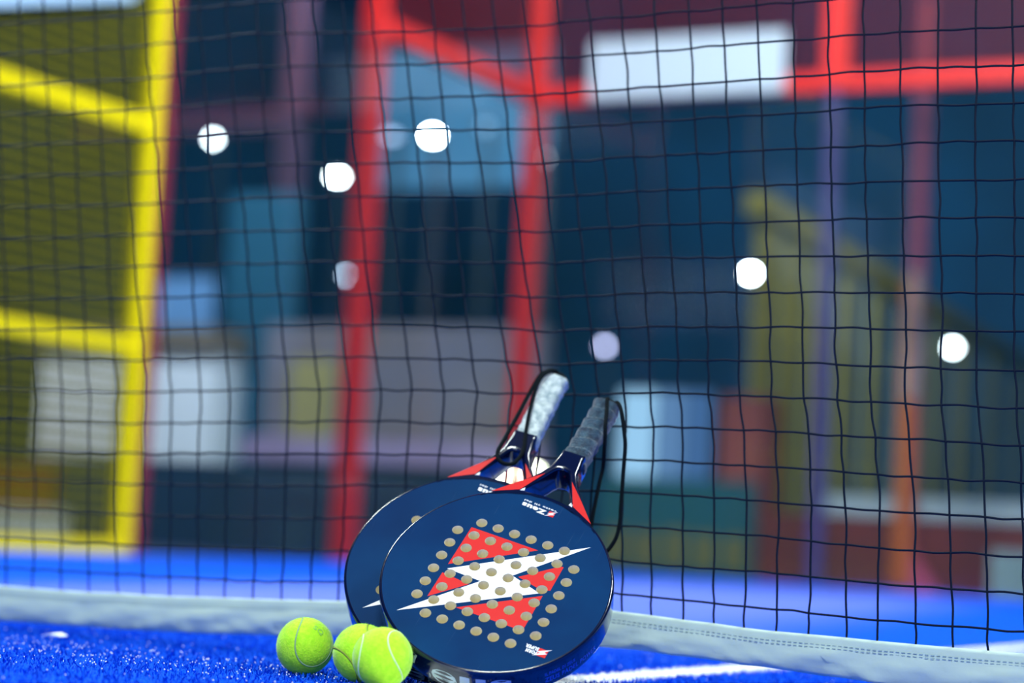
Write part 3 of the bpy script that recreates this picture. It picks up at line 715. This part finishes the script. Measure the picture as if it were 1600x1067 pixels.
ball('yellow felt ball with faded ink stamp, standing apart at the left', (-1.3446, -0.1586, RB + .002), ((-0.9736, 0.1876, -0.1301), (-0.2272, -0.8512, 0.4731), (-0.022, 0.4902, 0.8714)), M['seam_grey'], 1,
     (tuple(cr * .52 + cu_ * .62 + cf * .58), tuple(cr * .8 - cu_ * .6)))
ball('yellow felt ball half hidden behind the front ball, brown seam', (-1.2440, -0.1985, RB + .002), ((0.8454, 0.1191, 0.5207), (0.5153, 0.0748, -0.8538), (-0.1406, 0.9901, 0.0019)), M['seam_brown'], 2)
ball('frontmost yellow felt ball with a pale seam, touching the front racket', (-1.1930, -0.2405, RB + .002), ((0.8835, 0.4649, 0.0582), (-0.2953, 0.6489, -0.7012), (-0.3637, 0.6023, 0.7106)), M['seam_pale'], 3)

# ---------------------------------------------------------------- court enclosure
YB, XC = 9.893, -6.277
def wires_x(mb, x0, x1, z0, z1, y, p, r):        # grid in the plane y
    x = x0
    while x <= x1 + 1e-6: mb.box((x - r, y - r, z0), (x + r, y + r, z1)); x += p
    z = z0
    while z <= z1 + 1e-6: mb.box((x0, y - r, z - r), (x1, y + r, z + r)); z += p
def wires_y(mb, y0, y1, z0, z1, x, p, r, pv=None, rz=None):
    y = y0
    while y <= y1 + 1e-6: mb.box((x - r, y - r, z0), (x + r, y + r, z1)); y += pv or p
    z = z0
    while z <= z1 + 1e-6: mb.box((x - r, y0, z - (rz or r)), (x + r, y1, z + (rz or r))); z += p
def part(name, material, parent, lo, hi, bevel=None, rel=None):
    o_ = Vector(parent.location)
    mb = MB(); mb.box(tuple(Vector(lo) - o_), tuple(Vector(hi) - o_))
    return mb.build(name, material, parent, bevel=bevel)
# back fence: red posts, beam and the wire mesh above the glass
bf = empty('back_fence', (XC, YB, 0))
tag(bf, 'tall red steel back wall frame with dark wire mesh above the glass', 'fence')
part('post', M['redsteel'], bf, (XC - .055, YB - .055, 0), (XC + .055, YB + .055, 4.05), .01)
part('post', M['redsteel'], bf, (XC + 1.935, YB - .06, 2.95), (XC + 2.085, YB + .06, 4.05), .01)
M['mauve'] = mat('steel_dimmed_mauve', (0.062, 0.036, 0.13), 0.5)  # dulling of the red post by reflective glass put into its colour
tag(part('post', M['mauve'], bf, (XC + 1.965, YB - .04, 0), (XC + 2.045, YB + .04, 2.95), .01), 'red lower post dulled to mauve by the reflective glass')
part('post', M['redsteel'], bf, (XC + 3.92, YB - .07, 0), (XC + 4.08, YB + .07, 4.05), .01)
part('beam', M['redsteel'], bf, (XC + .05, YB - .05, 2.945), (XC + 6.0, YB + .05, 3.055), .01)
part('beam', M['redsteel'], bf, (XC + .07, YB - .055, 3.97), (XC + 6.0, YB + .055, 4.08), .01)
w = MB(); wires_x(w, .08, 5.9, 3.07, 3.97, 0.0, .045, .004)
w.build('wire_mesh', M['redwire'], bf)
# side fence of the back corner
sf = empty('side_fence', (XC, YB - 2, 0))
tag(sf, 'red steel side wall frame next to the corner with sloping top beam', 'fence')
part('post', M['redsteel'], sf, (XC - .055, YB - 2.06, 0), (XC + .05, YB - 1.945, 4.05), .01)
part('beam', M['redsteel'], sf, (XC - .05, YB - 1.945, 2.945), (XC + .05, YB - .06, 3.055), .01)
w = MB(); wires_y(w, .08, 1.92, 3.07, 3.97, 0.0, .045, .004)
w.build('wire_mesh', M['redwire'], sf)
# glass
def pane(label, lo, hi):
    o = empty('glass_panel', ((lo[0] + hi[0]) / 2, (lo[1] + hi[1]) / 2, lo[2]))
    tag(o, label, 'glass panel', 'glass wall panels')
    part('pane', M['glass'], o, lo, hi)
pane('large clear glass pane under the white sign on the back wall', (XC + .09, YB - .10, 0.0), (XC + 1.99, YB - .088, 2.92))
pane('large clear glass pane of the back wall right of the dulled red post', (XC + 2.01, YB - .10, 0.0), (XC + 3.99, YB - .088, 2.92))
pane('large clear glass pane between the corner column and the next red post', (XC + .088, YB - 1.98, 0.0), (XC + .10, YB - .12, 2.92))
pane('large clear glass pane between the red post and the yellow fence', (XC + .088, YB - 3.9, 0.0), (XC + .10, YB - 2.02, 2.92))
# yellow mesh fence
yf = empty('yellow_fence', (XC, 5.91, 0))
tag(yf, 'bright yellow steel fence with fine wire mesh and crossbars', 'fence')
part('post', M['yellow'], yf, (XC - .045, 5.87, 0), (XC + .04, 5.95, 4.0), .01)
part('post', M['yellow'], yf, (XC - .055, 1.865, 0), (XC + .045, 1.955, 4.0), .01)
for z0, z1 in ((.0, .06), (.935, 1.005), (1.985, 2.065), (2.97, 3.04), (3.94, 4.0)):
    part('crossbar', M['yellow'], yf, (XC - .035, 1.95, z0), (XC + .025, 5.87, z1), .008)
w = MB(); wires_y(w, -3.96, -.045, .06, 3.94, 0.0, .056, .0022, .05, .0095)
w.build('wire_mesh', M['yellow_wire'], yf)
rp = MB(); rp.box((-.06, -.03, 0), (.035, .035, 4.0))
o = rp.build('fence_post', mat('steel_dull_red', (0.26, 0.014, 0.035), 0.5), bevel=.006); o.location = (XC + .005, 6.0, 0)
tag(o, 'slim dull red post standing right behind the yellow corner post', 'post')
# signs
s = MB(); s.box((0, -.012, 0), (1.298, .012, .371)); o = s.build('sign_board', M['sign_white'], bevel=.006); o.location = (-5.868, YB - .075, 2.951)
tag(o, 'blank white sign board hung on the red back wall beam', 'sign')
s = MB(); s.v += [(-.01, -3.0, -.68), (-.01, -.28, .08), (-.01, -.28, .8), (-.01, -3.0, .8), (.01, -3.0, -.68), (.01, -.28, .08), (.01, -.28, .8), (.01, -3.0, .8)]
for q in ((0, 1, 2, 3), (7, 6, 5, 4), (0, 4, 5, 1), (1, 5, 6, 2), (2, 6, 7, 3), (3, 7, 4, 0)): s.face(q)
M['pale_blue'] = mat('banner_pale_blue', (0.45, 0.66, 0.85), 0.6)
o = s.build('banner', M['pale_blue']); o.location = (XC + .06, 5.92, 2.49)
tag(o, 'pale blue banner tied along the top of the yellow fence', 'banner')

# ---------------------------------------------------------------- the hall beyond
def wallbox(name, lo, hi, m):
    w = MB(); w.box(lo, hi); w.build(name, m)['kind'] = 'structure'
M['hall_wall'] = mat('hall_wall_teal', (0.001, 0.10, 0.25), 0.8, color2=(0.001, 0.045, 0.12), scale=.35)
wallbox('wall_back', (-32, 30, -.05), (26, 30.2, 10), M['hall_wall'])
wallbox('wall_left', (-32.2, -12, -.05), (-32, 30.2, 10), M['hall_wall'])
M['hall_roof'] = mat('hall_roof', (0.008, 0.022, 0.04), 0.8)
wallbox('ceiling', (-32, -12, 10), (26, 30.2, 10.2), M['hall_roof'])
def thing_box(name, label, cat, lo, hi, m, group=None, bevel=.01):
    c = Vector(((lo[0] + hi[0]) / 2, (lo[1] + hi[1]) / 2, lo[2]))
    mb = MB(); mb.box(tuple(Vector(lo) - c), tuple(Vector(hi) - c)); o = mb.build(name, m, bevel=bevel); o.location = c
    return tag(o, label, cat, group)
G0 = -.051                                         # level of the hall floor
# neighbour court
o = empty('steel_post', (-4.31, 11.8, G0)); tag(o, 'rose red post with an orange padded sleeve behind the glass', 'post')
part('shaft', mat('steel_rose', (0.30, 0.045, 0.09), 0.5), o, (-4.36, 11.76, G0), (-4.26, 11.85, 4.0), .01)
part('sleeve', mat('sleeve_orange', (0.50, 0.085, 0.004), 0.6), o, (-4.375, 11.73, 0.0), (-4.265, 11.758, 2.05), .005)
part('pale_strip', mat('strip_pale', (0.40, 0.24, 0.20), 0.6), o, (-4.335, 11.71, 1.25), (-4.262, 11.728, 2.1), .003)
ft = MB(); ft.v += [(.05, -.03, 0), (.24, -.03, 0), (.05, -.03, .3), (.05, .03, 0), (.24, .03, 0), (.05, .03, .3)]
for q in ((0, 1, 2), (5, 4, 3), (0, 3, 4, 1), (1, 4, 5, 2), (2, 5, 3, 0)): ft.face(q)
ft.build('foot_gusset', mat('gusset_pink', (0.5, 0.06, 0.14), 0.5), o)
nf = empty('neighbour_fence', (-6.35, 13.7, G0)); tag(nf, 'dim mustard yellow fence of upright slats far beyond the glass', 'fence')
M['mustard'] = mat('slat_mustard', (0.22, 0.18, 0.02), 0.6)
A, Bv = Vector((-6.23, 13.7, 0)), Vector((-7.50, 27.5, 0))
def onf(t): return A.lerp(Bv, t)
D = (Bv - A).normalized()
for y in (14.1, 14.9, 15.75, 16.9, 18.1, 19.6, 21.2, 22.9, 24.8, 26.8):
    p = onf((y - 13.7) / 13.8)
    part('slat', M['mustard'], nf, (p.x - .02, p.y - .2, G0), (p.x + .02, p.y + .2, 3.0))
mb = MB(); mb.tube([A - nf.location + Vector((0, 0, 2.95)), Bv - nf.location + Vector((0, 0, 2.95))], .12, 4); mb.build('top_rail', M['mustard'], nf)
# things on the floor beyond the back glass
bar = empty('barrier', (-4.4, 12.1, G0)); tag(bar, 'low long dark red barrier with a pale top behind the back glass', 'barrier')
part('body', mat('barrier_red', (0.17, 0.008, 0.010), 0.6, color2=(0.10, 0.012, 0.008), scale=1.4), bar, (-5.454, 12.0, G0), (-2.6, 12.25, .47))
part('top_slab', mat('barrier_top', (0.34, 0.36, 0.40), 0.6), bar, (-4.95, 11.98, .47), (-2.6, 12.27, .60))
thing_box('crate', 'pale grey crate on the floor in front of the red barrier', 'crate', (-3.616, 11.3, G0), (-3.30, 11.6, .273), mat('crate_grey', (0.22, 0.27, 0.30), 0.6))
bn = empty('banner_board', (-5.43, 10.62, G0)); tag(bn, 'low dark green banner board printed with mustard shapes', 'banner')
part('board', mat('banner_green', (0.003, 0.062, 0.066), 0.6), bn, (-6.02, 10.60, G0), (-4.93, 10.64, .62))
rb_ = random.Random(4); M['print_mustard'] = mat('print_mustard', (0.12, 0.10, 0.025), 0.6)
for i in range(5):
    x = -5.95 + i * .205
    part('printed_shape', M['print_mustard'], bn, (x, 10.585, .05), (x + .15, 10.60, .30 + rb_.uniform(-.03, .04)))
lp = empty('light_panel', (-6.31, 12.3, G0)); tag(lp, 'glowing bluish white panel on legs behind the rackets', 'lit panel')
part('frame', M['housing'], lp, (-6.70, 12.32, .66), (-5.93, 12.40, 1.34))
for x0, x1, e in ((-6.68, -6.40, 'panel_bright'), (-6.385, -6.17, 'panel_soft'), (-6.155, -5.95, 'panel_dim')):
    k = {'panel_bright': (0.42, 0.72, 1.0, .95), 'panel_soft': (0.24, 0.46, 0.85, .55), 'panel_dim': (0.16, 0.36, 0.80, .42)}[e]
    part('screen', glow(e, k[:3], k[3]), lp, (x0, 12.30, .68), (x1, 12.32, 1.32))
for x in (-6.6, -6.05): part('leg', M['housing'], lp, (x - .02, 12.34, G0), (x + .02, 12.38, .66))
thing_box('cabinet', 'dull red brown cabinet right of the glowing panel', 'cabinet', (-5.90, 12.35, G0), (-5.56, 12.7, 1.3), mat('cabinet_brown', (0.22, 0.035, 0.03), 0.6))
# left: beyond the side wall
thing_box('partition', 'long grey mauve partition wall left of the corner column', 'partition', (-9.65, 12.0, G0), (-7.2, 12.15, 1.76), mat('partition_grey', (0.17, 0.165, 0.22), 0.8, color2=(0.15, 0.115, 0.11), scale=1.6))
thing_box('padded_rail', 'pale mauve rail running along the foot of the grey partition', 'rail', (-9.7, 11.8, .68), (-7.1, 11.98, .86), mat('rail_mauve', (0.30, 0.22, 0.38), 0.7))
thing_box('bench', 'dark navy bench block under the mauve rail', 'bench', (-9.45, 11.0, G0), (-6.7, 11.75, .60), mat('bench_navy', (0.004, 0.02, 0.045), 0.7))
thing_box('board', 'olive board leaning on the partition left of the red post', 'board', (-9.4, 11.99, .87), (-8.98, 11.998, 1.49), mat('board_olive', (0.30, 0.26, 0.10), 0.7))
pl = MB(); pl.box((-.34, -.1, 0), (.34, .1, 2.95)); o = pl.build('pillar', mat('pillar_teal', (0.002, 0.075, 0.14), 0.7), bevel=.05); o.location = (-10.06, 12.5, G0)
tag(o, 'thick teal pillar between the yellow post and the red post', 'pillar')
ki = empty('kiosk', (-11.0, 12.2, G0)); tag(ki, 'white kiosk with brown fascia beyond the yellow fence', 'kiosk')
M['kiosk_white'] = mat('kiosk_white', (0.80, 0.86, 0.95), 0.6)
part('body', M['kiosk_white'], ki, (-11.9, 12.0, .66), (-10.13, 12.6, 1.53))
part('plinth', mat('kiosk_navy', (0.006, 0.03, 0.07), 0.7), ki, (-11.9, 12.02, G0), (-10.0, 12.6, .66))
part('fascia', mat('kiosk_brown', (0.16, 0.13, 0.10), 0.7), ki, (-12.0, 11.93, 1.53), (-10.08, 12.62, 1.73))
part('sign', mat('kiosk_blue', (0.12, 0.27, 0.52), 0.6), ki, (-10.80, 12.03, 1.73), (-10.24, 12.1, 2.15))
thing_box('crate', 'rusty brown crate seen low through the yellow mesh', 'crate', (-12.3, 11.5, G0), (-11.55, 11.9, .55), mat('crate_rust', (0.25, 0.07, 0.01), 0.7))
thing_box('box', 'white box on the floor right behind the yellow mesh', 'box', (-11.06, 10.3, G0), (-10.37, 10.6, .2), mat('box_white', (0.7, 0.76, 0.78), 0.6))
# dim red frame further off, and lit haze near the lamps as an added pale sheet
ff = empty('far_frame', (-11.3, 13.8, G0)); tag(ff, 'dim plum coloured frame of another court high behind the pillar', 'frame')
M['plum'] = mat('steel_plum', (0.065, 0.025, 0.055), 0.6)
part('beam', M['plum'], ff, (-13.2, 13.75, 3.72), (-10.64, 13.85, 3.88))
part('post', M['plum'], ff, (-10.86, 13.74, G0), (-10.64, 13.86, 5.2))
sh = empty('haze_sheet', (-12.6, 20, G0)); tag(sh, 'pale blue sheet standing in for lit haze behind the brightest lamp', 'sheet')
part('haze_panel', mat('haze_blue', (0.10, 0.24, 0.38), 0.8, color2=(0.04, 0.16, 0.28), scale=.8), sh, (-13.7, 20.0, 4.3), (-11.3, 20.03, 6.0))  # lit haze given a body as a pale panel
for x in (-13.7, -11.3): part('pole', M['housing'], sh, (x - .03, 20.03, G0), (x + .03, 20.09, 6.0))  # added poles, made for the haze sheet alone

# ---------------------------------------------------------------- lamps
camloc = cam.matrix_world.translation
def lamp(label, loc, w_, h_, color, strength, pole=True):
    """floodlight on its pole, the lens turned to the near court"""
    loc = Vector(loc)
    o = empty('floodlight', (loc.x, loc.y, G0)); tag(o, label, 'lamp', 'floodlights in the hall')
    p = loc - o.location
    q = (Vector((-1.3, 0, .3)) - loc).to_track_quat('-Y', 'Z').to_matrix().to_4x4()
    h = MB(); h.box((-w_ - .03, .01, -h_ - .03), (w_ + .03, .10, h_ + .03), mw=Matrix.Translation(p) @ q); h.build('housing', M['housing'], o)
    n = 24; l = MB(); mw = Matrix.Translation(p) @ q
    for yy in (0.008, 0.0):
        l.v += [tuple(mw @ Vector((w_ * math.cos(2 * math.pi * k / n), yy, h_ * math.sin(2 * math.pi * k / n)))) for k in range(n)]
    l.face(list(range(n))); l.face([n + k for k in reversed(range(n))])
    for k in range(n): l.face((k, n + k, n + (k + 1) % n, (k + 1) % n))
    l.build('lens', glow('lamp_glow', color, strength), o)
    po = MB(); po.box((p.x - .025, p.y + .10, 0), (p.x + .025, p.y + .15, p.z)); po.build('pole', M['housing'], o)
W_ = (0.88, 0.98, 1.0)
lamp('round white lamp just right of the yellow fence', (-14.033, 17.156, 4.407), .035, .035, W_, 34)
lamp('wide white lamp beside the red post, left of its upper half', (-12.81, 17.83, 4.068), .060, .034, W_, 60)
lamp('brightest wide lamp right of the red post, in front of the haze sheet', (-10.884, 16.556, 4.212), .060, .040, W_, 140)
lamp('lamp half hidden behind the red post', (-13.768, 19.716, 3.228), .035, .035, (.62, .78, 1.0), 22)
lamp('bright white lamp seen alone in the middle of the back wall glass', (-8.733, 20.046, 3.261), .045, .038, W_, 90)
lamp('pale lilac lamp above the handle of the rear racket', (-11.009, 21.196, 2.549), .04, .04, (.66, .66, 1.0), 13)
lamp('white lamp right of the orange sleeved post', (-6.735, 21.152, 2.568), .038, .034, W_, 45)
lamp('faint lilac reflection-like spot close left of the brightest lamp', (-11.254, 16.365, 4.188), .07, .035, (.5, .68, 1.0), 3.2)  # reflection-like spots in the glass, this and the next two, built as lamps
lamp('faint pale reflection-like spot in front of the corner column', (-9.89, 17.093, 4.049), .045, .045, (.75, .8, .95), 3.0)
lamp('faint blue reflection-like spot right of the brightest lamp', (-10.412, 16.791, 4.332), .05, .05, (.3, .62, 1.0), 1.6)
lamp('faint greenish lamp low beside the teal pillar', (-11.493, 14.251, 1.507), .05, .05, (.62, .9, .85), 1.8)
wl = empty('warm_lamp', (-6.79, 10.9, G0)); tag(wl, 'low warm white tube lamp glowing between the racket throats', 'lamp')
part('tube', glow('warm_glow', (1.0, 0.96, 0.66), 24.0), wl, (-6.97, 10.88, .57), (-6.62, 10.93, .665), .02)
part('stand', M['housing'], wl, (-6.81, 10.89, G0), (-6.77, 10.93, .57))
